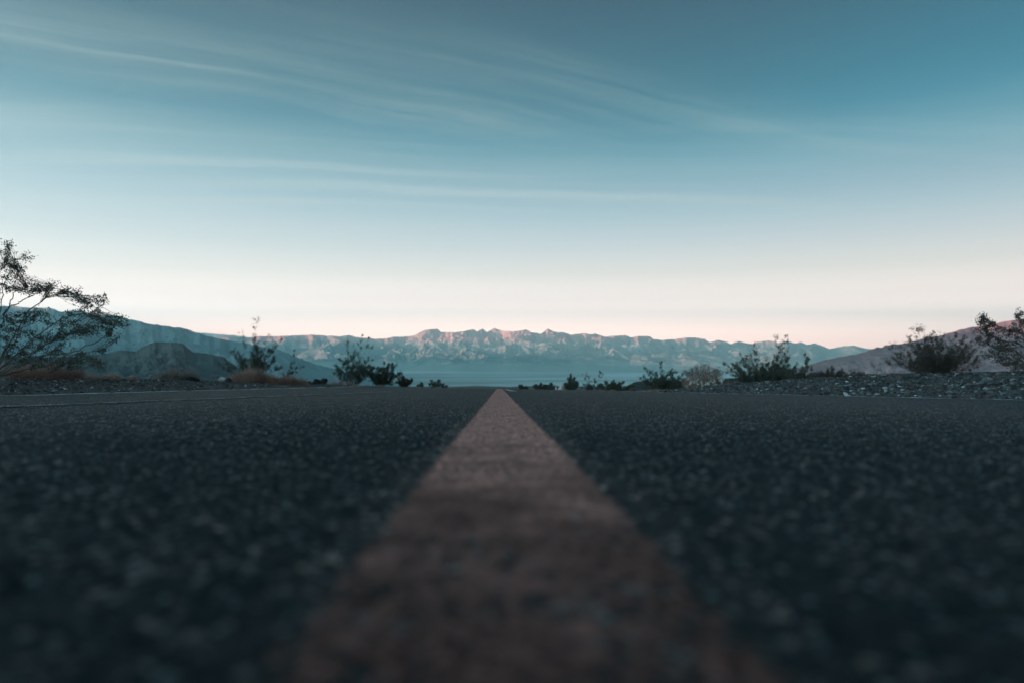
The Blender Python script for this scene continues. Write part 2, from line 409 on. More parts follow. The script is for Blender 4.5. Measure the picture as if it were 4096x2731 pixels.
# ------------------------------------------------------------------ mountains and hills
def rock_mat(name, low, high, zlo, zhi, pale, dark, scale, pale_lo=0.5, fan=False):
    """rock whose colour changes with height, plus blotches of paler and darker rock"""
    m, tt = new_mat(name)
    xx, yy, zz = tt.sep(tt.co)
    n = tt.noise(tt.co, scale, 6, 0.6)
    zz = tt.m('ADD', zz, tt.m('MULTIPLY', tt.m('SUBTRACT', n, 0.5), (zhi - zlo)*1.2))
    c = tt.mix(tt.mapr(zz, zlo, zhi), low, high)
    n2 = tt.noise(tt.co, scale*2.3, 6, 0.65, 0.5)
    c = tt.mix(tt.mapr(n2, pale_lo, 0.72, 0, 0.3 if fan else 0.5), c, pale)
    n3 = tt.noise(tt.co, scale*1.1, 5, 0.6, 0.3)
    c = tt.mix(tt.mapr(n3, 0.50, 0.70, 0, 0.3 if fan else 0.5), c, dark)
    if fan:      # pale gravel fans spreading from the canyon mouths
        x3, y3, z3 = tt.sep(tt.co)
        ff = tt.noise(tt.comb(tt.m('MULTIPLY', x3, 0.0005), tt.m('MULTIPLY', y3, 0.0002), 0.0), 1.0, 5)
        c = tt.mix(tt.mapr(tt.m('ADD', z3, tt.m('MULTIPLY', ff, -330.0)), -640, -440, 1.0, 0.0), c, (0.55, 0.52, 0.46))
    tt.l.new(c, tt.p.inputs['Base Color']); tt.p.inputs['Roughness'].default_value = 1.0
    tt.p.inputs['Specular IOR Level'].default_value = 0.0
    return m
def range_mesh(name, pts, D, front, back, foot, mat, ncol, nrow, wl, seed, carve=0.75, k=1.25, wob=0.03, crest_rough=3.0, foot_back=None, aniso=0.55, detail=0):
    pts = np.array(pts, dtype=float)
    u = np.linspace(pts[0, 0], pts[-1, 0], ncol)
    py = np.interp(u, pts[:, 0], pts[:, 1])
    if detail:      # sharpen the small peaks
        w_ = max(3, int(90/(u[1]-u[0]))|1)
        sm_ = np.convolve(np.pad(py, w_//2, mode='edge'), np.ones(w_)/w_, mode='valid'); py = sm_ + (py-sm_)*1.45
    py_s = py.copy()
    py = py + fbm(u/22.0, u*0+seed, 4, seed+40)*crest_rough
    dc = D*(1 + wob*fbm(u/170.0, u*0+2.2, 4, seed+60))
    hc = CAMZ + dc*(HOR - py)/F
    tb = -np.linspace(1, 0, max(8, nrow//6), endpoint=False)**1.5
    tf = np.concatenate([tb, np.linspace(0, 1, nrow)**1.15])
    U, T = np.meshgrid(u, tf)
    DC = np.broadcast_to(dc, U.shape)
    near_crest = np.exp(-(T/0.05)**2)          # the fine teeth of the crest die out down the slope
    hs = CAMZ + dc*(HOR - py_s)/F
    w_ = max(3, int(60/(u[1]-u[0]))|1)
    hs = np.convolve(np.pad(hs, w_//2, mode='edge'), np.ones(w_)/w_, mode='valid')
    HC = hs[None, :] + (hc-hs)[None, :]*near_crest
    d = np.where(T < 0, DC - T*back, DC - T*front)
    x = d*(FW[0] + (U-2048)/F*RT[0]); y = d*(FW[1] + (U-2048)/F*RT[1])
    Ta = np.abs(T)
    prof = np.clip(1-Ta, 0, 1)**k
    ft = foot if np.isscalar(foot) else foot(U)
    fz = ft
    wx = x + wl*0.5*fbm(x/wl/1.7, y/wl/1.7, 3, seed+80); wy = y + wl*0.5*fbm(x/wl/1.7+9, y/wl/1.7, 3, seed+90)
    rg = ridged(wx/wl, wy/wl*aniso, 6, seed)
    rg2 = ridged(wx/wl*3.1, wy/wl*3.1*aniso, 4, seed+7)
    env = sstep(0.0, 0.22, Ta)*(1-sstep(0.72, 1.0, Ta))
    z = fz + (HC-fz)*prof*(1 - carve*env*rg - carve*0.30*rg2*np.clip(env+0.10*sstep(0, .03, Ta), 0, 1))
    if detail:      # spurs that run down from the crest and branch, with side gullies
        zz = (HC-fz)
        n1 = ridged((wx+0.35*wy)/2300.0, (wy-0.2*wx)/1500.0, 6, seed+200, 0.6)
        n2 = ridged((wx-0.5*wy)/900.0, (wy+0.3*wx)/900.0, 5, seed+210, 0.6)
        e1 = sstep(-0.05, 0.16, Ta)*(1-sstep(0.70, 0.97, Ta))
        z = fz + zz*np.clip(prof*(1.14 - 0.78*e1*n1**0.8 - (0.10+0.20*e1)*n2) , 0, None)
        # bring the skyline of every column to its surveyed height
        top = ((z-CAMZ)/d).max(0); want = (HOR-py)/F
        base = ((fz-CAMZ)/d).min()
        k_ = (want-base)/(top-base)
        ks = np.convolve(np.pad(k_, 60, mode='edge'), np.ones(121)/121, mode='valid')
        z = fz + (z-fz)*ks[None, :]
        for _ in range(3):
            elv = (z-CAMZ)/d; it = elv.argmax(0); tp = tf[it]
            r_ = (want-base)/(elv.max(0)-base)
            z = fz + (z-fz)*(1 + (r_[None, :]-1)*np.exp(-((T-tp[None, :])/0.09)**2))
    o = grid_obj(name, x, y, z, mat); tag(o, kind='structure')
    return o
SKY_MAIN = [(560,1352),(700,1350),(805,1352),(957,1349),(981,1352),(1023,1346),(1076,1344),(1118,1344),(1165,1342),(1200,1341),(1250,1339),(1290,1341),(1360,1345),(1395,1342),(1440,1350),(1475,1352),(1500,1355),(1540,1353),(1585,1347),(1610,1346),(1650,1342),(1694,1323),(1715,1319),(1750,1317),(1765,1327),(1816,1329),(1847,1325.5),(1893,1318),(1908,1324),(1931,1317),(1949,1326),(1974,1315),(2015,1323),(2051,1325),(2105,1320),(2122,1327.5),(2163,1333),(2192,1318),(2214,1326.5),(2260,1330.6),(2281,1338),(2342,1333),(2362,1338),(2380,1335),(2416,1345),(2469,1343),(2500,1341),(2525,1348),(2556,1344),(2597,1346),(2617,1356),(2653,1359),(2700,1356),(2739,1351),(2772,1350),(2784,1351),(2817,1356),(2837,1366),(2873,1361),(2906,1367),(2924,1373),(2957,1365),(2983,1372),(3013,1373),(3031,1368),(3073,1362),(3091,1365),(3109,1370),(3151,1365),(3171,1370),(3189,1372),(3200,1368),(3228,1377),(3262,1374),(3281,1381),(3302,1387),(3317,1393),(3338,1390),(3374,1384),(3409,1382),(3433,1386),(3457,1391),(3484,1395),(3600,1400),(3900,1405),(4500,1405)]
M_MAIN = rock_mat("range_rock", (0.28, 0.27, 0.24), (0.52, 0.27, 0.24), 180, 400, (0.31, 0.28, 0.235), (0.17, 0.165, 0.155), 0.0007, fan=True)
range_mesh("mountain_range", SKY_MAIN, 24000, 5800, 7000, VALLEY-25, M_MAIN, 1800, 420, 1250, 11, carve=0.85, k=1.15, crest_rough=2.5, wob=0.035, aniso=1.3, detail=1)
M_FAR = rock_mat("far_rock", (0.22, 0.23, 0.23), (0.30, 0.28, 0.26), 500, 900, (0.4, 0.38, 0.35), (0.15, 0.16, 0.17), 0.0003)
range_mesh("far_mountains", [(300,1330),(600,1328),(760,1329),(826,1332),(868,1336),(936,1341),(990,1348),(1100,1360),(1300,1370)], 32500, 5000, 3000, VALLEY-25, M_FAR, 300, 80, 3000, 31)
M_LH = rock_mat("dark_hill_rock", (0.20, 0.25, 0.26), (0.25, 0.28, 0.28), 0, 400, (0.36, 0.36, 0.33), (0.13, 0.17, 0.18), 0.0013)
range_mesh("hill_left", [(-900,1200),(-500,1190),(-200,1215),(29,1225),(53,1223),(91,1230),(201,1232),(249,1249),(268,1244),(330,1243),(364,1255),(411,1262),(459,1261),(502,1273),(550,1283),(598,1296),(670,1305),(740,1314),(761,1322),(790,1331),(838,1346),(880,1355),(936,1365),(1020,1380),(1112,1396),(1183,1426),(1260,1455),(1400,1490),(1500,1520),(1620,1555)],
           9500, 3600, 3000, VALLEY-30, M_LH, 1100, 320, 700, 51, carve=0.45, k=1.1, crest_rough=5.0, aniso=1.1, wob=0.05)
M_LF = rock_mat("brown_hill_rock", (0.085, 0.085, 0.085), (0.11, 0.10, 0.092), -100, 0, (0.20, 0.17, 0.15), (0.05, 0.055, 0.058), 0.004)
range_mesh("hill_left_front", [(-600,1440),(0,1425),(300,1428),(431,1412),(478,1400),(541,1405),(584,1380),(617,1368),(700,1370),(731,1374),(749,1390),(773,1408),(814,1411),(850,1418),(898,1428),(927,1452),(1000,1500),(1080,1530)],
           3200, 1900, 800, -240, M_LF, 900, 300, 300, 71, carve=0.45, k=0.85, crest_rough=4.0, aniso=1.3, wob=0.06)
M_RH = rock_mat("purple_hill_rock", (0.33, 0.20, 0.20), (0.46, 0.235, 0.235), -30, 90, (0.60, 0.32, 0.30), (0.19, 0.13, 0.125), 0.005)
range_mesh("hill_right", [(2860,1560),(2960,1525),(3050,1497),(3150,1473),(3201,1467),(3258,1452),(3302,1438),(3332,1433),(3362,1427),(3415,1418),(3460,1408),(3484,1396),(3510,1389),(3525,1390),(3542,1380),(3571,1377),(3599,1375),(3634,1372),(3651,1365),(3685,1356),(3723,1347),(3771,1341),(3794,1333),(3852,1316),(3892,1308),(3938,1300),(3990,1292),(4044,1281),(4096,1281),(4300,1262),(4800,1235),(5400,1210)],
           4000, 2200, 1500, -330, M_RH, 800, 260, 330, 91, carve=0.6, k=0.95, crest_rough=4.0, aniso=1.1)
M_MD = simple_mat("mound_soil", (0.035, 0.036, 0.036), (0.075, 0.07, 0.068), 0.6, 1.0, 0.05)
range_mesh("mound", [(2470,1560),(2513,1540),(2534,1528),(2558,1523),(2650,1522),(2727,1522),(2820,1517),(2906,1512),(2980,1506),(3100,1503),(3300,1500),(3700,1490),(4300,1480),(5000,1475)],
           170, 60, 90, -17, M_MD, 300, 60, 30, 95, carve=0.15, k=0.8, crest_rough=3.0)

# unseen mountains added behind and beside the camera, shaped to shade the view
def shade_range():
    az = np.radians(np.linspace(-47, -290, 620))   # from left, round the back, to the right
    tt_ = np.concatenate([-np.linspace(1, 0, 30, endpoint=False), np.linspace(0, 1, 60)])
    A, T = np.meshgrid(az, tt_)
    Rc = (15500 + 11000*(1-sstep(47, 95, np.degrees(-A))))*(1 + 0.03*fbm(A*3, A*0+1, 3, 5))
    hc = (1540 + 210*np.exp(-((np.degrees(-A)-80)/9)**2) + 130*np.exp(-((np.degrees(-A)-107)/12)**2) + 60*(1-sstep(47, 95, np.degrees(-A))))*(1 + 0.07*fbm(A*9, A*0+4, 4, 6)) * np.clip(np.minimum((A.max()-A)/0.06, (A-A.min())/0.3), 0, 1)**0.6
    r = np.where(T < 0, Rc - T*5000, Rc - T*6500)
    x = r*np.sin(A); y = r*np.cos(A)
    foot = -500.0
    rg = ridged(x/1900, y/1900, 5, 77)
    env = sstep(0.0, 0.25, np.abs(T))
    z = foot + (hc-foot)*(1-np.abs(T))**1.1*(1 - 0.5*env*rg)
    o = grid_obj("unseen_shade_range", x, y, z, M_MAIN); tag(o, kind='structure')
shade_range()

# ------------------------------------------------------------------ gravel
def ico(level=0):
    p = (1+5**0.5)/2
    v = [(-1,p,0),(1,p,0),(-1,-p,0),(1,-p,0),(0,-1,p),(0,1,p),(0,-1,-p),(0,1,-p),(p,0,-1),(p,0,1),(-p,0,-1),(-p,0,1)]
    f = [(0,11,5),(0,5,1),(0,1,7),(0,7,10),(0,10,11),(1,5,9),(5,11,4),(11,10,2),(10,7,6),(7,1,8),(3,9,4),(3,4,2),(3,2,6),(3,6,8),(3,8,9),(4,9,5),(2,4,11),(6,2,10),(8,6,7),(9,8,1)]
    v = [np.array(q)/np.linalg.norm(q) for q in v]
    for _ in range(level):
        cache = {}; nf = []
        def mid(a, b):
            key = (min(a, b), max(a, b))
            if key not in cache:
                q = v[a]+v[b]; v.append(q/np.linalg.norm(q)); cache[key] = len(v)-1
            return cache[key]
        for a, b, c in f:
            ab, bc, ca = mid(a, b), mid(b, c), mid(c, a)
            nf += [(a, ab, ca), (b, bc, ab), (c, ca, bc), (ab, bc, ca)]
        f = nf
    return np.array(v), np.array(f)
def stones(rng, P, size, flat=0.6):
    """P (n,3) centres, size (n,) radii -> joined angular stones"""
    bv, bf = ico(0); n = len(P)
    sc = rng.uniform(0.6, 1.3, (n, 1, 3)); sc[..., 2] *= flat
    V = bv[None]*(1 + rng.uniform(-0.42, 0.34, (n, 12, 1)))
    V = V*sc
    a = rng.uniform(0, 2*math.pi, n); ca, sa = np.cos(a)[:, None], np.sin(a)[:, None]
    tl = rng.uniform(-0.5, 0.5, n)[:, None]; ct, st = np.cos(tl), np.sin(tl)
    x, y, z = V[..., 0], V[..., 1], V[..., 2]
    x, z = x*ct - z*st, x*st + z*ct
    x, y = x*ca - y*sa, x*sa + y*ca
    V = np.stack([x, y, z], -1)*size[:, None, None] + P[:, None, :]
    Fc = bf[None] + (np.arange(n)*12)[:, None, None]
    return V.reshape(-1, 3), Fc.reshape(-1, 3)
M_GRAV = bpy.data.materials.new("gravel_stone"); M_GRAV.use_nodes = True
tt = NT(M_GRAV.node_tree); tt.n.clear(); out = tt.node('ShaderNodeOutputMaterial'); p = tt.node('ShaderNodeBsdfPrincipled'); tt.l.new(p.outputs[0], out.inputs[0])
ri = tt.node('ShaderNodeNewGeometry').outputs['Random Per Island']
tt.l.new(tt.ramp(ri, [(0.0, (0.025, 0.024, 0.024)), (0.4, (0.055, 0.050, 0.050)), (0.62, (0.095, 0.066, 0.062)), (0.8, (0.105, 0.096, 0.093)), (0.95, (0.20, 0.19, 0.185)), (1.0, (0.46, 0.43, 0.42))]), p.inputs['Base Color'])
p.inputs['Roughness'].default_value = 0.9; p.inputs['Specular IOR Level'].default_value = 0.2
def gravel(seed, side, n, smin, smax, ymin, ymax, xin, xout, power):
    rng = np.random.default_rng(seed)
    y = ymin*(ymax/ymin)**rng.uniform(0, 1, n)
    x = side*(xin + (xout-xin)*rng.uniform(0, 1, n)**0.9)
    s = smin*(smax/smin)**(rng.uniform(0, 1, n)**power)
    s = np.maximum(s, 0.0007*y)
    thin = np.abs(x) < xin + 0.35
    s = np.where(thin, np.minimum(s, smin*2.2), s)
    z = ground_z(x, y) + s*0.15
    V, Fc = stones(rng, np.stack([x, y, z], -1), s)
    return V, Fc
gv = [gravel(1, 1, 62000, 0.005, 0.042, 5.0, 28, 4.12, 8.2, 3.8), gravel(2, -1, 52000, 0.005, 0.032, 5.0, 42, 4.22, 9.5, 3.8)]
off = 0; VV = []; FF = []
for V, Fc in gv: VV.append(V); FF.append(Fc+off); off += len(V)
g = mesh_obj("gravel", np.concatenate(VV), np.concatenate(FF), M_GRAV)
tag(g, "grey and reddish gravel heaped along both shoulders of the road", "gravel", kind='stuff')

# ------------------------------------------------------------------ single rocks
def rock(label, cat, px, py, d, w, h, color, seed, group=None, name="rock", point=0.0, dep=None):
    rng = np.random.default_rng(seed)
    v, f = ico(3); v = v.copy()
    for _ in range(11):       # cleave flat faces
        n = rng.normal(size=3); n /= np.linalg.norm(n); k = rng.uniform(0.52, 0.85)
        dd = v@n; over = np.clip(dd-k, 0, None); v -= over[:, None]*n[None]*0.94
    v += 0.035*np.stack([fbm(v[:, 0]*3+seed, v[:, 1]*3+v[:, 2]*2, 3, seed+i) for i in range(3)], -1)
    if point: v[:, :2] *= (1 - point*np.clip(v[:, 2:3]+0.4, 0, 1))
    dep = dep or w*0.8
    ext = v.max(0)-v.min(0)
    v = (v - (v.max(0)+v.min(0))/2)/ext*np.array([w, dep, h*1.35])
    x, y = at(px, d)
    z = CAMZ + d*(HOR-py)/F
    c1 = tuple(a*0.65 for a in color); c2 = tuple(min(1, a*1.25) for a in color)
    mt = simple_mat("rock_"+name, c1, c2, 4.0/w, 0.92, 0.15)
    o = mesh_obj(name, v + np.array([0, 0, h*1.35/2 - h*0.35]), f, mt)
    o.location = (x, y, z); o.rotation_euler = (0, 0, -YAW)
    tag(o, label, cat, group)
    return o
def W_(pxw, d): return pxw*d/F
ROCKS = [
 # label, px, base row, depth, width px, height px, colour, point
 ("orange brown boulder at the far right end of the right gravel bank", 4092, 1570, 8.2, 52, 36, (0.36, 0.19, 0.13), 0),
 ("dark brown pyramid shaped rock standing on the crest of the right gravel bank", 3598, 1541, 10.2, 40, 42, (0.11, 0.075, 0.065), 0.45),
 ("long flat pale slab lying under the large brown bush on the right gravel bank", 3672, 1512, 11.6, 46, 12, (0.36, 0.35, 0.34), 0),
 ("upright pale pinkish stone beside the flat slab on the right gravel bank", 3712, 1524, 11.2, 22, 24, (0.42, 0.33, 0.31), 0.2),
 ("pale flat topped rock over a dark hollow next to the bare twig", 3530, 1521, 11.8, 38, 15, (0.34, 0.33, 0.32), 0),
 ("small rounded pale rock in the crest line right of the large brown bush's trunk", 3848, 1508, 11.4, 22, 12, (0.34, 0.31, 0.30), 0),
 ("pinkish rounded boulder under the low bush right of the tallest right hand bush", 3203, 1532, 16.0, 24, 18, (0.36, 0.25, 0.22), 0),
 ("small rust brown stone low on the bank just left of the pyramid shaped rock", 3556, 1534, 10.4, 24, 11, (0.22, 0.12, 0.09), 0),
 ("pale pink stone in the middle of the right gravel bank", 3744, 1562, 8.8, 26, 15, (0.48, 0.40, 0.38), 0),
 ("whitish stone halfway down the bank under the large brown bush", 3780, 1556, 8.9, 22, 13, (0.52, 0.50, 0.48), 0),
 ("light stone between dark ones right of the pink bank stone", 3822, 1536, 9.5, 26, 11, (0.38, 0.36, 0.34), 0),
 ("broad dark grey boulder sunk in the right gravel bank", 3722, 1573, 8.6, 34, 16, (0.09, 0.085, 0.085), 0),
 ("white stone lying on the asphalt edge below the tallest right hand bush", 2958, 1577, 14.5, 10, 6, (0.6, 0.58, 0.56), 0),
 ("pale stone under the pointed branches left of the tallest right bush", 3075, 1539, 16.5, 14, 6, (0.5, 0.48, 0.46), 0),
 ("white topped angular rock between the small brown bush and the big reddish mound", 893, 1522, 16.0, 46, 17, (0.34, 0.32, 0.31), 0.25),
 ("dark rock leaning against the white topped rock", 912, 1526, 15.6, 30, 17, (0.045, 0.042, 0.045), 0.1),
 ("black rounded boulder beside the small brown bush on the left shoulder", 768, 1530, 14.5, 60, 27, (0.022, 0.021, 0.023), 0),
 ("white chip of rock on the left shoulder nearest the big leaning bush", 541, 1523, 13.5, 14, 14, (0.62, 0.60, 0.58), 0.2),
 ("pinkish flat stone under the big leaning bush on the left shoulder", 302, 1527, 11.5, 20, 7, (0.42, 0.28, 0.27), 0),
 ("widest of the black boulders right of the reddish mound", 1268, 1541, 21.0, 40, 28, (0.022, 0.021, 0.023), 0.1),
 ("right hand black boulder of the three beside the reddish mound", 1297, 1541, 21.5, 28, 29, (0.026, 0.024, 0.026), 0),
 ("lowest and leftmost of the three black boulders right of the reddish mound", 1236, 1542, 20.5, 28, 20, (0.03, 0.028, 0.03), 0),
 ("pale grey stone at the foot of the black boulders", 1228, 1546, 20.0, 22, 8, (0.4, 0.4, 0.39), 0),
 ("light pinkish rock with a white top behind the road beside the white post", 2243, 1564, 27.0, 24, 29, (0.60, 0.42, 0.40), 0.25),
 ("small white stone by the foot of the tall bush on the left", 1452, 1547, 23.0, 14, 8, (0.5, 0.48, 0.46), 0),
 ("squat pale stone at the foot of the flowering dry shrub", 2818, 1573, 19.5, 14, 12, (0.42, 0.33, 0.31), 0),
]
for i, (lb, px, py, d, wp, hp, colr, pt) in enumerate(ROCKS):
    cat = "boulder" if "boulder" in lb else ("stone" if " stone" in lb else "rock")
    nm = {"boulder": "boulder", "stone": "stone", "rock": "rock"}[cat]
    rock(lb, cat, px, py, d, W_(wp, d), W_(hp, d), colr, 100+i, name=nm, point=pt)

# ------------------------------------------------------------------ shrubs
class Geo:
    def __init__(s): s.V = []; s.F = []; s.n = 0
    def tube(s, P, r0, r1, sides=3):
        P = np.asarray(P); n = len(P)
        T = np.gradient(P, axis=0); T /= np.linalg.norm(T, axis=1)[:, None]+1e-9
        up = np.where(np.abs(T[:, 2:3]) > 0.9, np.array([[1., 0, 0]]), np.array([[0, 0, 1.]]))
        A = np.cross(T, up); A /= np.linalg.norm(A, axis=1)[:, None]+1e-9; B = np.cross(T, A)
        r = np.linspace(r0, r1, n)[:, None]
        rings = []
        for k in range(sides):
            a = 2*math.pi*k/sides; rings.append(P + (A*math.cos(a)+B*math.sin(a))*r)
        V = np.stack(rings, 1).reshape(-1, 3)
        i = (np.arange(n-1)*sides)[:, None] + np.arange(sides)[None]
        j = (np.arange(n-1)*sides)[:, None] + (np.arange(sides)+1)[None] % sides
        Fc = np.stack([i, j, j+sides, i+sides], -1).reshape(-1, 4) + s.n
        s.V.append(V); s.F.append(Fc); s.n += len(V)
    def leaves(s, P, L, Wd, rng, up=0.3):
        P = np.asarray(P); n = len(P)
        if n == 0: return
        D = rng.normal(size=(n, 3)); D[:, 2] += up; D /= np.linalg.norm(D, axis=1)[:, None]
        Q = rng.normal(size=(n, 3)); Q = np.cross(D, Q); Q /= np.linalg.norm(Q, axis=1)[:, None]+1e-9
        l = (L*rng.uniform(0.6, 1.3, n))[:, None]; w = (Wd*rng.uniform(0.6, 1.3, n))[:, None]
        V = np.stack([P, P+D*l*.5+Q*w*.5, P+D*l, P+D*l*.5-Q*w*.5], 1).reshape(-1, 3)
        Fc = (np.arange(n)*4)[:, None] + np.arange(4)[None] + s.n
        s.V.append(V); s.F.append(Fc); s.n += len(V)
    def build(s, name, mat, parent): return mesh_obj(name, np.concatenate(s.V), np.concatenate(s.F), mat, parent)
def empty(name, loc, label, cat, group=None):
    o = bpy.data.objects.new(name, None); C.objects.link(o); o.location = loc; o.empty_display_size = 0.2
    return tag(o, label, cat, group)
def leaf_mat(name, c1, c2):
    m = simple_mat(name, c1, c2, 6, 0.7, 0.25, island=True)
    return m
M_LEAF = leaf_mat("dark_leaf", (0.036, 0.040, 0.030), (0.095, 0.095, 0.066))
M_LEAFB = leaf_mat("brown_leaf", (0.045, 0.032, 0.026), (0.11, 0.072, 0.056))
M_STEM = simple_mat("grey_bark", (0.06, 0.055, 0.05), (0.13, 0.12, 0.11), 20)
M_DRY = leaf_mat("dry_red_stem", (0.24, 0.125, 0.095), (0.50, 0.30, 0.235))
M_DRYG = leaf_mat("dry_grey_brown_stem", (0.15, 0.105, 0.09), (0.30, 0.22, 0.19))
M_PALE = leaf_mat("pale_dry_flower", (0.45, 0.38, 0.34), (0.75, 0.68, 0.62))
M_HEAD = leaf_mat("seed_head", (0.07, 0.05, 0.045), (0.16, 0.12, 0.10))

def bend(p0, p1, sag, rng, n=7, jit=0.02):
    p0 = np.array(p0, float); p1 = np.array(p1, float); L = np.linalg.norm(p1-p0)
    t_ = np.linspace(0, 1, n)[:, None]
    c = (p0+p1)/2 + np.array([0, 0, -sag*L]) + rng.normal(size=3)*jit*L
    P = (1-t_)**2*p0 + 2*t_*(1-t_)*c + t_**2*p1
    P[1:-1] += rng.normal(size=(n-2, 3))*jit*L*0.35
    return P
def shrub(label, px, d, wpx, hpx, seed, py=None, nst=18, nbr=6, spires=(), leaf=M_LEAF, L=None, dens=1.0, lean=0.0, dome=0.5, group="creosote-like shrubs along the road", low=0.0, name="desert_shrub", sparse=0.0, clump=1.0, cfrac=0.33):
    """many-stemmed open desert shrub: stems > side branches > twigs with leaf tufts"""
    rng = np.random.default_rng(seed)
    x, y = at(px, d)
    z = float(ground_z(x, y)) if py is None else CAMZ + d*(HOR-py)/F
    root = empty(name, (x, y, z-0.02), label, "shrub", group)
    Rr = W_(wpx, d)/2; H = W_(hpx, d)
    L = L or max(0.013, 0.0011*d)
    gs, gl = Geo(), Geo()
    tips = []
    for i in range(nst):
        ph = rng.uniform(0, 2*math.pi); r = Rr*math.sqrt(rng.uniform(0.02, 1.0))
        h = H*(1 - dome*(r/Rr)**2)*rng.uniform(0.62, 1.0)
        tips.append((r*math.cos(ph) + lean*Rr*h/H, r*math.sin(ph)*0.75, h, 1.0))
    for sx, sh in spires:
        tips.append((W_(sx, d), rng.uniform(-.15, .15)*Rr, W_(sh, d), 0.7))
    r_st = 0.0042*max(0.6, H/1.4)
    tuft = 0.030*clump*max(0.7, min(H, 1.6)/1.2)
    LP = []
    for tx, ty, tz, q in tips:
        b0 = np.array([tx*0.06+rng.normal()*0.02, ty*0.06+rng.normal()*0.02, 0])
        P = bend(b0, (tx, ty, tz), -0.02 if q < 1 else rng.uniform(0.0, 0.12), rng, 9, 0.03)
        gs.tube(P, r_st*1.2, r_st*0.3)
        Ls = np.linalg.norm(P[-1]-P[0])
        D = P[-1]-P[0]; D = D/np.linalg.norm(D)
        nb = int(nbr*(0.8+0.5*rng.random())*(1.15 if q == 1 else 1.0))
        for b in range(nb):
            f_ = rng.uniform(0.28 + low, 1.0); k = f_*8; i0 = min(int(k), 7); base = P[i0]*(1-(k-i0))+P[i0+1]*(k-i0)
            out = rng.normal(size=3); out[2] = abs(out[2])*0.5+0.25; out /= np.linalg.norm(out)
            dr = D*0.75+out*(0.8 if q == 1 else 0.55); dr /= np.linalg.norm(dr)
            bl = Ls*(0.30 if q == 1 else 0.20)*rng.uniform(0.5, 1.1)*(1.15-0.5*f_)
            Q = bend(base, base+dr*bl, rng.uniform(-.05, .12), rng, 6, 0.05)
            gs.tube(Q, r_st*0.5, r_st*0.18)
            for w in range(rng.integers(3, 6)):
                g_ = rng.uniform(0.3, 1.0); kk = g_*5; j0 = min(int(kk), 4); wb = Q[j0]*(1-(kk-j0))+Q[j0+1]*(kk-j0)
                o2 = rng.normal(size=3); o2[2] += 0.5; o2 /= np.linalg.norm(o2)
                wl_ = min(bl*0.5, 0.18)*rng.uniform(0.5, 1.2)
                tw = bend(wb, wb+(dr*0.5+o2*0.8)*wl_, 0.0, rng, 4, 0.05)
                gs.tube(tw, r_st*0.25, r_st*0.12)
                if rng.random() < sparse: continue
                nl = int(13*dens*rng.uniform(0.5, 1.6))
                s_ = tuft*rng.uniform(0.6, 1.3)
                cen = tw[2+rng.integers(0, 2)]
                n1_ = int(nl*cfrac)
                LP.append(cen + rng.normal(size=(n1_, 3))*s_*np.array([1, 1, 0.8])*0.5)
                q_i = rng.uniform(0.6, 2.99, nl-n1_); j_ = q_i.astype(int); fr = (q_i-j_)[:, None]
                LP.append(tw[j_]*(1-fr)+tw[np.minimum(j_+1, 3)]*fr + rng.normal(size=(nl-n1_, 3))*0.009*max(1, d/12))
                q_i = rng.uniform(2.0, 4.99, nl//2); j_ = q_i.astype(int); fr = (q_i-j_)[:, None]
                LP.append(Q[j_]*(1-fr)+Q[j_+1]*fr + rng.normal(size=(nl//2, 3))*0.010*max(1, d/12))
    for tx, ty, tz, q in tips:
        for _ in range(2):
            LP.append(np.array([tx, ty, tz]) + rng.normal(size=3)*0.02 + rng.normal(size=(int(8*dens), 3))*tuft*0.7)
    gl.leaves(np.concatenate(LP), L, L*0.55, rng)
    gs.build("branches", M_STEM, root); gl.build("leaves", leaf, root)
    return root
def dry_mound(label, px, py, d, wpx, hpx, seed, mat=M_DRY, n=1500, group="low dry plants along the road", name="dry_bush", cat="dry bush", upright=0.0, thick=None, depth=0.6):
    rng = np.random.default_rng(seed)
    x, y = at(px, d); z = CAMZ + d*(HOR-py)/F
    Rr = W_(wpx, d)/2; H = W_(hpx, d)*1.12; th = thick or max(0.0016, 0.00016*d)
    g_ = Geo()
    nc = max(2, int(wpx/40))
    nc = max(nc, int(wpx/24)) if wpx > 90 else nc
    cx = np.linspace(-0.78, 0.78, nc)*Rr + rng.normal(size=nc)*0.05*Rr; cy = rng.uniform(-0.5, 0.5, nc)*Rr*depth; ch = H*(1-0.55*(np.abs(cx)/Rr)**1.5)*rng.uniform(0.75, 1.0, nc)
    cr = np.maximum(Rr*0.22, H*0.55)*rng.uniform(0.8, 1.15, nc) if nc > 2 else Rr*0.7*np.ones(nc)
    for i in range(int(n*1.9)):
        k = rng.integers(nc)
        ph = rng.uniform(0, 2*math.pi); el = math.asin(rng.uniform(0.05, 1.0)); el = el*(1-upright) + math.pi/2*upright*rng.uniform(.8, 1)
        rad = rng.uniform(0.55, 1.05)
        e = np.array([cx[k]+cr[k]*math.cos(ph)*math.cos(el)*rad, cy[k]+cr[k]*math.sin(ph)*math.cos(el)*rad, ch[k]*math.sin(el)*rad])
        b = np.array([cx[k]+rng.normal()*cr[k]*.2, cy[k]+rng.normal()*cr[k]*.2, 0])
        if rng.random() < 0.5: b = b + (e-b)*rng.uniform(0.3, 0.7); e = e + rng.normal(size=3)*0.12*H
        e[2] = max(e[2], 0.01)
        g_.tube(bend(b, e, rng.uniform(-.2, .15), rng, 4, 0.10), th, th*0.5)
    o = g_.build(name, mat, None); o.location = (x, y, z)
    return tag(o, label, cat, group)

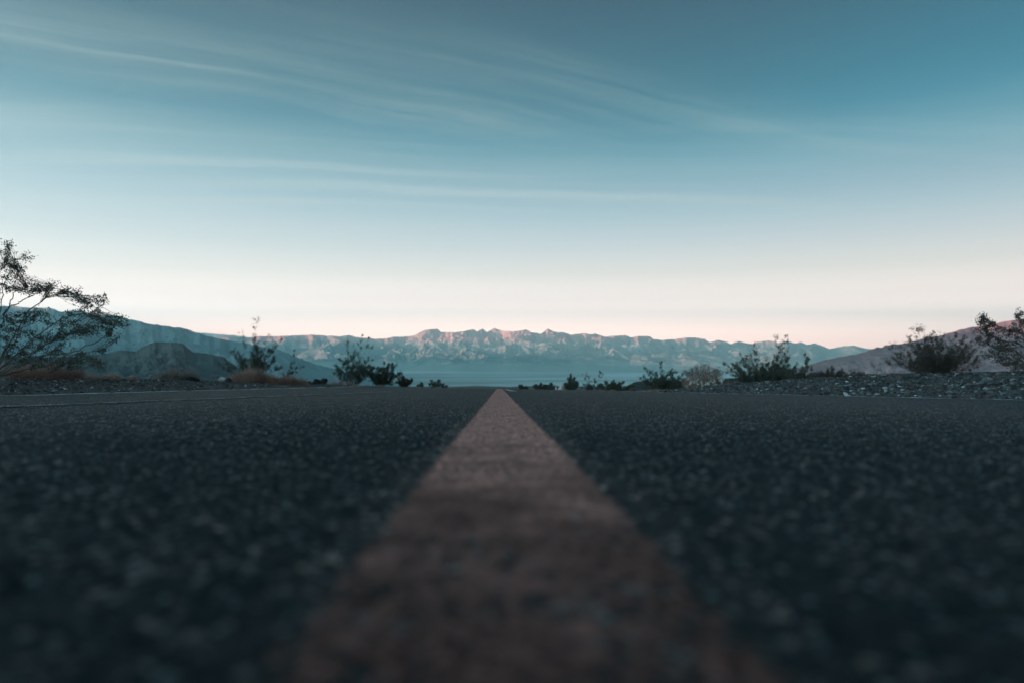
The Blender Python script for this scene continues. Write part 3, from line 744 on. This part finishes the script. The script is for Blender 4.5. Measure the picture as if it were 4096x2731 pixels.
# left side
def traced_shrub(label, d0, base, cv, stems, clumps, seed, leaf, fan=0.7, cr=0.034, nleaf=60):
    """open shrub whose main limbs follow surveyed lines; every limb has its own depth"""
    rng = np.random.default_rng(seed)
    bx, by = at(base[0], d0); bz = CAMZ + d0*(HOR-base[1])/F
    root = empty("desert_shrub", (bx, by, bz-0.02), label, "shrub", None); o3 = np.array([bx, by, bz-0.02])
    gs, gl = Geo(), Geo(); pool = []
    for st in stems:
        off = rng.uniform(-fan, fan); n = len(st); P = []
        for i, (cx, cy) in enumerate(st):
            px, py = cv(cx, cy); d = d0 + off*(i/(n-1))
            P.append(np.array(at(px, d, py)) - o3)
        P = np.array(P); P[0] = P[0]*0.3 if n > 4 else P[0]
        tt_ = np.linspace(0, n-1, n*5); Q = np.stack([np.interp(tt_, range(n), P[:, k]) for k in range(3)], 1)
        for _ in range(2): Q[1:-1] = (Q[:-2]+Q[1:-1]*2+Q[2:])/4
        Q[1:-1] += rng.normal(size=(len(Q)-2, 3))*0.008
        gs.tube(Q, 0.0105, 0.003, 4); pool.append(Q[4:])
    pool = np.concatenate(pool); LP = []
    for (cx, cy) in clumps:
        for rep_ in range(2):
            px, py = cv(cx + rng.normal()*4, cy + rng.normal()*4)
            c0 = np.array(at(px, d0, py)) - o3
            k = np.argmin(np.linalg.norm((pool-c0)[:, [0, 2]], axis=1) + 0.15*np.abs((pool-c0)[:, 2] > 0.0)*0 + rng.random(len(pool))*0.02)
            d = d0 + (pool[k]+o3 - np.array([at(base[0], d0)[0], at(base[0], d0)[1], bz]))[1]*0.9 + rng.normal()*0.07
            c = np.array(at(px, d, py)) - o3
            for w in range(4):
                e = c + rng.normal(size=3)*cr*0.85
                k2 = max(0, k - rng.integers(0, 3)); q = bend(pool[k2], e, rng.uniform(-.05, .12), rng, 7, 0.05)
                gs.tube(q, 0.0035 if w == 0 else 0.0022, 0.0012)
                LP.append(e + rng.normal(size=(nleaf//8, 3))*cr*np.array([0.52, 0.52, 0.48]))
                qi = rng.uniform(3.5, 5.99, nleaf//9); j = qi.astype(int); LP.append(q[j] + rng.normal(size=(len(j), 3))*0.010)
    gl.leaves(np.concatenate(LP), 0.027, 0.015, rng)
    gs.build("branches", M_STEM, root); gl.build("leaves", leaf, root)
    return root
LST = [[(-90,1010),(-30,760),(0,560),(20,420),(60,300),(40,130)], [(-80,1010),(0,700),(40,560),(130,520),(200,480),(330,430),(350,400)],
 [(-60,1010),(60,800),(200,560),(330,480),(470,450),(520,470),(590,540)], [(-50,1010),(120,860),(280,720),(420,620),(560,590),(690,640)],
 [(-40,1010),(200,870),(400,760),(560,690),(620,600),(700,530)], [(-30,1010),(250,880),(500,850),(640,790),(740,740),(800,650)],
 [(-20,1010),(300,870),(560,860),(700,840)], [(-10,1010),(300,950),(480,900),(660,940)], [(-70,1010),(100,800),(180,620),(300,590)],
 [(-80,1010),(30,860),(60,700),(60,620)], [(20,600),(60,540),(100,430),(180,430)], [(0,300),(60,245),(185,215)], [(-100,1010),(-200,700),(-260,500),(-200,200)], [(-100,1010),(-300,800),(-420,600)], [(-100,1010),(-120,600),(-110,300),(-60,60)]]
LCL = [(40,130),(60,140),(20,180),(185,215),(60,240),(15,240),(20,285),(80,280),(130,290),(150,300),(45,345),(115,345),(150,380),(160,400),(100,420),(180,430),(20,410),(50,440),(210,440),(250,420),(270,440),(330,390),(350,410),(335,440),(430,430),(460,440),(510,450),(515,480),(575,500),(590,540),(560,530),(680,510),(700,530),(640,540),(640,590),(150,600),(200,590),(260,590),(310,600),(160,650),(240,640),(300,650),(60,640),(20,620),(20,700),(100,700),(470,590),(530,590),(600,600),(660,620),(690,640),(410,660),(430,690),(480,670),(420,720),(450,740),(530,680),(560,690),(550,730),(600,710),(620,740),(650,690),(690,690),(730,720),(760,650),(800,640),(830,640),(810,680),(780,760),(720,740),(700,840),(30,760),(90,790),(150,730),(200,730),(260,760),(220,800),(280,820),(330,760),(150,850),(60,860),(350,850),(400,830),(560,870),(560,920),(630,910),(660,940),(700,950),(480,950),(430,920),(300,900),(360,960),(240,940),(130,930),(50,920),(190,900),(-60,700),(-120,600),(-60,500),(-110,330),(-60,120),(-190,640),(-240,500),(-200,260),(-300,780),(-400,620),(-30,830),(-100,880),(-200,880),(-260,700),(-140,450),(-90,220)]
traced_shrub("huge open shrub leaning in from the left edge, tallest plant in view", 9.3, (-40, 1503), lambda cx, cy: (cx*0.5952, 900+cy*0.5952), LST, LCL, 201, M_LEAF)
RST = [[(2560,1070),(2400,700),(2251,470),(2000,400),(1850,340),(1700,240)], [(2560,1070),(2200,600),(1900,560),(1770,500),(1640,460)], [(2560,1070),(2200,750),(2000,680),(1750,620)],
 [(2560,1070),(2150,850),(1950,800),(1850,830)], [(2560,1070),(2300,700),(2200,400),(2160,230)], [(2560,1070),(2250,950),(2100,960)], [(2560,1070),(2600,600),(2650,300)], [(2560,1070),(2800,700),(2900,450)], [(2560,1070),(2450,500),(2350,150)]]
RCL = [(1690,210),(1640,240),(1670,290),(1720,310),(1640,340),(1790,310),(1810,320),(1730,370),(1690,390),(1740,410),(1590,440),(1810,490),(1770,520),(1880,400),(1960,438),(1880,540),(1900,575),(1690,620),(1740,610),(1610,580),(1690,740),(1800,710),(2170,205),(2230,190),(2160,260),(2240,280),(2090,370),(2190,390),(2050,450),(2030,490),(2120,470),(2210,510),(2150,560),(2240,540),(2000,640),(1980,680),(1910,680),(1930,720),(2040,690),(2100,700),(2150,660),(2120,780),(2200,760),(2100,860),(2180,820),(1950,880),(1980,890),(1850,830),(1890,780),(2100,970),(2150,940),(2220,900),(2300,330),(2350,200),(2400,420),(2330,560),(2420,640),(2300,760),(2380,860),(2600,420),(2640,320),(2700,600),(2800,650),(2880,480),(2500,800),(2620,760),(2300,980),(2450,950),(2600,950),(2750,850)]
shrub("dark twiggy shrub low under the huge leaning shrub", 170, 10.6, 420, 170, 202, py=1506, nst=20, nbr=6, group=None, dens=1.0, leaf=M_LEAF)
dry_mound("tangled reddish dry brush under the huge leaning shrub at the left edge", 110, 1514, 10.2, 420, 75, 211, n=2600)
dry_mound("low reddish dry brush right of the huge leaning shrub", 400, 1519, 12.5, 260, 32, 212, n=1300)
dry_mound("small greyish brown dry bush beside the black boulder on the left", 700, 1529, 14.5, 165, 68, 213, mat=M_DRYG, n=1500)
dry_mound("tiny dark dry tuft left of the white topped rock", 863, 1512, 17.0, 22, 20, 214, mat=M_DRYG, n=160)
shrub("open spiky shrub with a tall sprig growing behind the big reddish mound", 1010, 18.0, 250, 165, 203, py=1516, nst=30, nbr=8, spires=[(20, 225), (22, 212), (-52, 190), (80, 170), (120, 160), (98, 145)], dome=0.55)
shrub("thin sideways sprig right of the spiky shrub behind the reddish mound", 1155, 18.5, 60, 55, 204, py=1516, nst=3, nbr=4, spires=[(25, 105), (55, 52), (40, 60), (10, 70)], sparse=0.2)
dry_mound("biggest reddish dry mound, in front of the spiky shrub on the left", 1015, 1538, 17.0, 170, 74, 215, n=3200)
dry_mound("lower reddish dry mound touching the biggest mound's right side", 1160, 1546, 17.6, 150, 52, 216, n=2400)
dry_mound("fringe of reddish dry grass between the black boulders and the tall left shrub", 1365, 1547, 21.0, 130, 28, 217, n=1100, name="dry_grass_tuft", cat="dry grass")
shrub("tall shrub with two bare topped sprigs, left of the dense dark shrub", 1415, 22.0, 165, 140, 205, py=1548, nst=30, nbr=7, spires=[(30, 197), (55, 188), (-28, 178), (-2, 172), (68, 158), (-60, 118)], dens=1.0, low=-0.1, dome=0.4)
shrub("dense dark rounded shrub right of the tall left shrub", 1528, 23.5, 175, 98, 206, py=1549, nst=34, nbr=8, dens=1.3, low=-0.15, spires=[(12, 100), (30, 98), (-50, 70)], dome=0.35)
dry_mound("small patch of reddish grass at the foot of the dense dark shrub", 1487, 1549, 22.0, 70, 18, 218, n=500, name="dry_grass_tuft", cat="dry grass")
shrub("small pointed shrub just right of the dense dark shrub", 1620, 25.0, 78, 50, 207, py=1549, nst=16, nbr=6, dens=1.4, low=-0.1)
shrub("tiny dark shrub between two small shrubs on the left skyline", 1680, 27.0, 22, 24, 208, py=1549, nst=8, nbr=5, dens=1.2, low=-0.1)
shrub("small open shrub, farthest one left of the yellow line's end", 1742, 28.0, 60, 36, 209, py=1551, nst=9, nbr=5, dens=0.9)
shrub("tiny flat shrub closest to the yellow line on the left", 1775, 28.0, 34, 20, 210, py=1551, nst=6, nbr=4, dens=0.8)
dry_mound("thin strip of dry brush among the tiny shrubs on the left skyline", 1690, 1551, 26.0, 110, 10, 219, n=400)
# right side
shrub("tiny shrub closest to the yellow line on the right", 2094, 30.0, 60, 24, 221, py=1560, nst=9, nbr=5, dens=1.2, low=-0.1)
shrub("low flat shrub left of the white post", 2176, 29.0, 105, 34, 222, py=1560, nst=18, nbr=5, dens=1.5, low=-0.15)
shrub("dark round shrub touching the pinkish white topped rock", 2283, 26.0, 76, 55, 223, py=1563, nst=24, nbr=7, dens=1.5, low=-0.15, spires=[(0, 66), (14, 52)])
shrub("thin bare topped shrub with two wispy sprigs, right of the dark round shrub", 2372, 26.0, 100, 45, 224, py=1564, nst=10, nbr=5, sparse=0.3, spires=[(-28, 80), (28, 76), (36, 72), (-42, 70), (4, 52)], dens=0.8)
shrub("low dark spreading shrub left of the mound's shoulder", 2462, 25.0, 160, 50, 225, py=1566, nst=20, nbr=6, dens=1.5, low=-0.15)
shrub("dark bushy shrub left of the pale flowering dry shrub", 2648, 22.0, 205, 95, 226, py=1569, nst=40, nbr=7, dens=1.1, low=-0.15, spires=[(-5, 122), (-70, 98), (38, 92), (62, 84)], dome=0.5)
dry_mound("low strip of orange dry grass at the foot of the dark bushy shrub", 2640, 1572, 20.5, 200, 20, 231, n=1300, name="dry_grass_tuft", cat="dry grass")
dry_mound("low dry grass strip under the low dark spreading shrub", 2440, 1568, 24.0, 190, 12, 232, n=700, name="dry_grass_tuft", cat="dry grass")
dry_mound("reddish brown dry bush between the flowering shrub and the biggest right shrub", 2935, 1565, 19.0, 140, 48, 233, mat=M_DRYG, n=1500)
def flower_shrub():
    rng = np.random.default_rng(240); d = 19.5; px, py = 2812, 1572
    x, y = at(px, d); z = CAMZ + d*(HOR-py)/F
    root = empty("flowering_shrub", (x, y, z), "pinkish dry shrub of upright stalks with pale flowers low down and dark seed heads", "shrub", None)
    g1, g2, g3 = Geo(), Geo(), Geo(); hs, fl = [], []
    for i in range(520):
        u = rng.uniform(-1, 1); v = rng.uniform(-.6, .6); hh = W_(rng.uniform(62, 118)*(1-0.28*u*u), d)
        if rng.random() < .45: hh *= 0.55
        b = (u*W_(40, d), v*W_(40, d), 0); e = (u*W_(80, d), v*W_(70, d), hh)
        P = bend(b, e, rng.uniform(-.05, .12), rng, 6, .03); g1.tube(P, 0.0055, 0.003)
        if hh > W_(70, d):
            for q in range(rng.integers(1, 3)): hs.append(P[-1]+rng.normal(size=(5, 3))*0.016 - (P[-1]-P[-2])*q*.3)
        for q in range(2):
            k = rng.integers(2, 5); e2 = P[k]+rng.normal(size=3)*.07+np.array([0, 0, .06]); g1.tube(bend(P[k], e2, 0, rng, 3, .05), .0025, .0016)
    for i in range(95):
        u = rng.uniform(-1, 1); a = rng.uniform(-1, 1)
        c = np.array([u*W_(70, d), -abs(rng.normal())*W_(30, d)-W_(10, d), W_(rng.uniform(8, 58), d)])
        fl.append(c + rng.normal(size=(7, 3))*0.011)
    g2.leaves(np.concatenate(hs), .035, .02, rng)
    for c in fl:
        gf = Geo(); gf.leaves(c*0 + c.mean(0), .055, .034, rng, 0.8); gf.build("flower", M_PALE, root)
    g1.build("stems", M_DRY, root); g2.build("seed_heads", M_HEAD, root)
flower_shrub()
shrub("wide dark shrub with arching branches right of the flowering dry shrub", 3030, 17.0, 290, 120, 227, py=1542, nst=48, nbr=7, dens=1.1, low=-0.12, spires=[(-28, 165), (-15, 160), (-100, 90), (-125, 88), (-60, 120), (-70, 112)], dome=0.5)
shrub("tallest upright shrub on the right, rising behind the wide arching one", 3115, 17.6, 160, 115, 228, py=1542, nst=30, nbr=7, dens=1.2, low=-0.1, spires=[(-8, 208), (28, 200), (18, 180), (-10, 160), (30, 170), (0, 150), (30, 135), (40, 120)], dome=0.4, clump=1.15)
shrub("low brownish shrub with one leafy sprig, right of the tallest upright shrub", 3205, 16.2, 190, 76, 229, py=1534, nst=22, nbr=6, dens=1.2, spires=[(15, 112), (28, 108), (20, 100)], leaf=M_LEAF)
shrub("red brown small shrub in front of the purple hill's lower end", 3315, 15.0, 140, 66, 230, py=1530, nst=22, nbr=6, dens=1.1, leaf=M_LEAFB, sparse=0.15)
shrub("thin see-through reddish shrub left of the bare twig", 3405, 14.0, 130, 66, 241, py=1524, nst=13, nbr=5, dens=0.8, leaf=M_LEAFB, sparse=0.35)
shrub("large brown shrub on the right gravel bank with a wispy top sprig", 3740, 12.3, 430, 175, 242, py=1512, nst=66, nbr=8, dens=1.4, low=-0.15, leaf=M_LEAFB, spires=[(-65, 218), (-60, 205), (-110, 160), (-150, 150), (15, 185), (30, 170), (90, 175), (130, 180), (160, 160), (-80, 190), (-180, 60)], dome=0.45, group=None)
traced_shrub("open shrub cut off by the right edge of the picture", 10.3, (4185, 1508), lambda cx, cy: (3450+cx/3.484, 1200+cy/3.484), RST, RCL, 243, M_LEAFB, cr=0.034, nleaf=46)
dry_mound("low reddish dry bush on the bank crest left of the right edge shrub", 4005, 1511, 11.4, 110, 24, 234, mat=M_DRYG, n=700)
dry_mound("reddish dry brush at the foot of the wide arching shrub", 3010, 1548, 16.6, 130, 14, 235, mat=M_DRYG, n=500)

def bare_twig():
    rng = np.random.default_rng(9); d = 12.2
    x, y = at(3508, d); z = CAMZ + d*(HOR-1520)/F
    g_ = Geo(); k = d/F
    main = np.array([(0, 0, 0), (0.3, 0, 9), (-2, 0.3, 18), (-1, 0, 28), (2, 0, 34)])*k
    g_.tube(main, .006, .004); g_.tube(np.array([(2, 0, 34), (8, 1, 40), (15, 2, 42), (21, 1, 41)])*k, .004, .002)
    g_.tube(np.array([(2, 0, 34), (1, -1, 40), (5, -2, 46)])*k, .003, .0015); g_.tube(np.array([(-1, 0, 28), (-6, 0, 33), (-7, 0, 38)])*k, .003, .0015)
    o = g_.build("bare_twig", M_STEM, None); o.location = (x, y, z)
    tag(o, "single bare forked twig standing on the right gravel bank", "twig")
bare_twig()

# white roadside post
def post():
    d = 28.0; x, y = at(2224, d); z = CAMZ + d*(HOR-1561)/F
    import bmesh
    root = empty("roadside_post", (x, y, z), "short white marker post beside the pinkish rock beyond the road", "post")
    mw = simple_mat("white_post_paint", (0.5, 0.5, 0.5), (0.7, 0.7, 0.68), 20); md = simple_mat("reflector_face", (0.3, 0.3, 0.28), (0.4, 0.38, 0.34), 20, 0.3)
    def bx(name, w, dp, z0, z1, mat, yo=0):
        bm = bmesh.new(); bmesh.ops.create_cube(bm, size=1)
        for v in bm.verts: v.co = (v.co.x*w, v.co.y*dp+yo, z0+(v.co.z+.5)*(z1-z0))
        bmesh.ops.bevel(bm, geom=list(bm.edges), offset=0.006, segments=2, affect='EDGES')
        me = bpy.data.meshes.new(name); bm.to_mesh(me); bm.free(); me.materials.append(mat)
        o = bpy.data.objects.new(name, me); C.objects.link(o); o.parent = root
    bx("post", 0.055, 0.03, 0.0, 0.155, mw); bx("reflector", 0.045, 0.008, 0.115, 0.148, md, -0.021)
post()

# ------------------------------------------------------------------ air
def haze():
    x0, x1, y0, y1, z0, z1 = -36000, 36000, -26000, 36000, -640, 1980
    V = [(x, y, z) for x in (x0, x1) for y in (y0, y1) for z in (z0, z1)]
    Fc = [(0, 1, 3, 2), (4, 6, 7, 5), (0, 4, 5, 1), (2, 3, 7, 6), (0, 2, 6, 4), (1, 5, 7, 3)]
    m = bpy.data.materials.new("air"); m.use_nodes = True; n = m.node_tree.nodes; n.clear()
    o_ = n.new('ShaderNodeOutputMaterial'); v = n.new('ShaderNodeVolumePrincipled')
    v.inputs['Color'].default_value = (0.40, 0.71, 0.77, 1); v.inputs['Density'].default_value = 4.6e-5; v.inputs['Anisotropy'].default_value = 0.35
    m.node_tree.links.new(v.outputs[0], o_.inputs['Volume'])
    o = mesh_obj("haze", V, Fc, m); tag(o, "thin blue haze filling the valley air", "haze", kind='stuff')
haze()
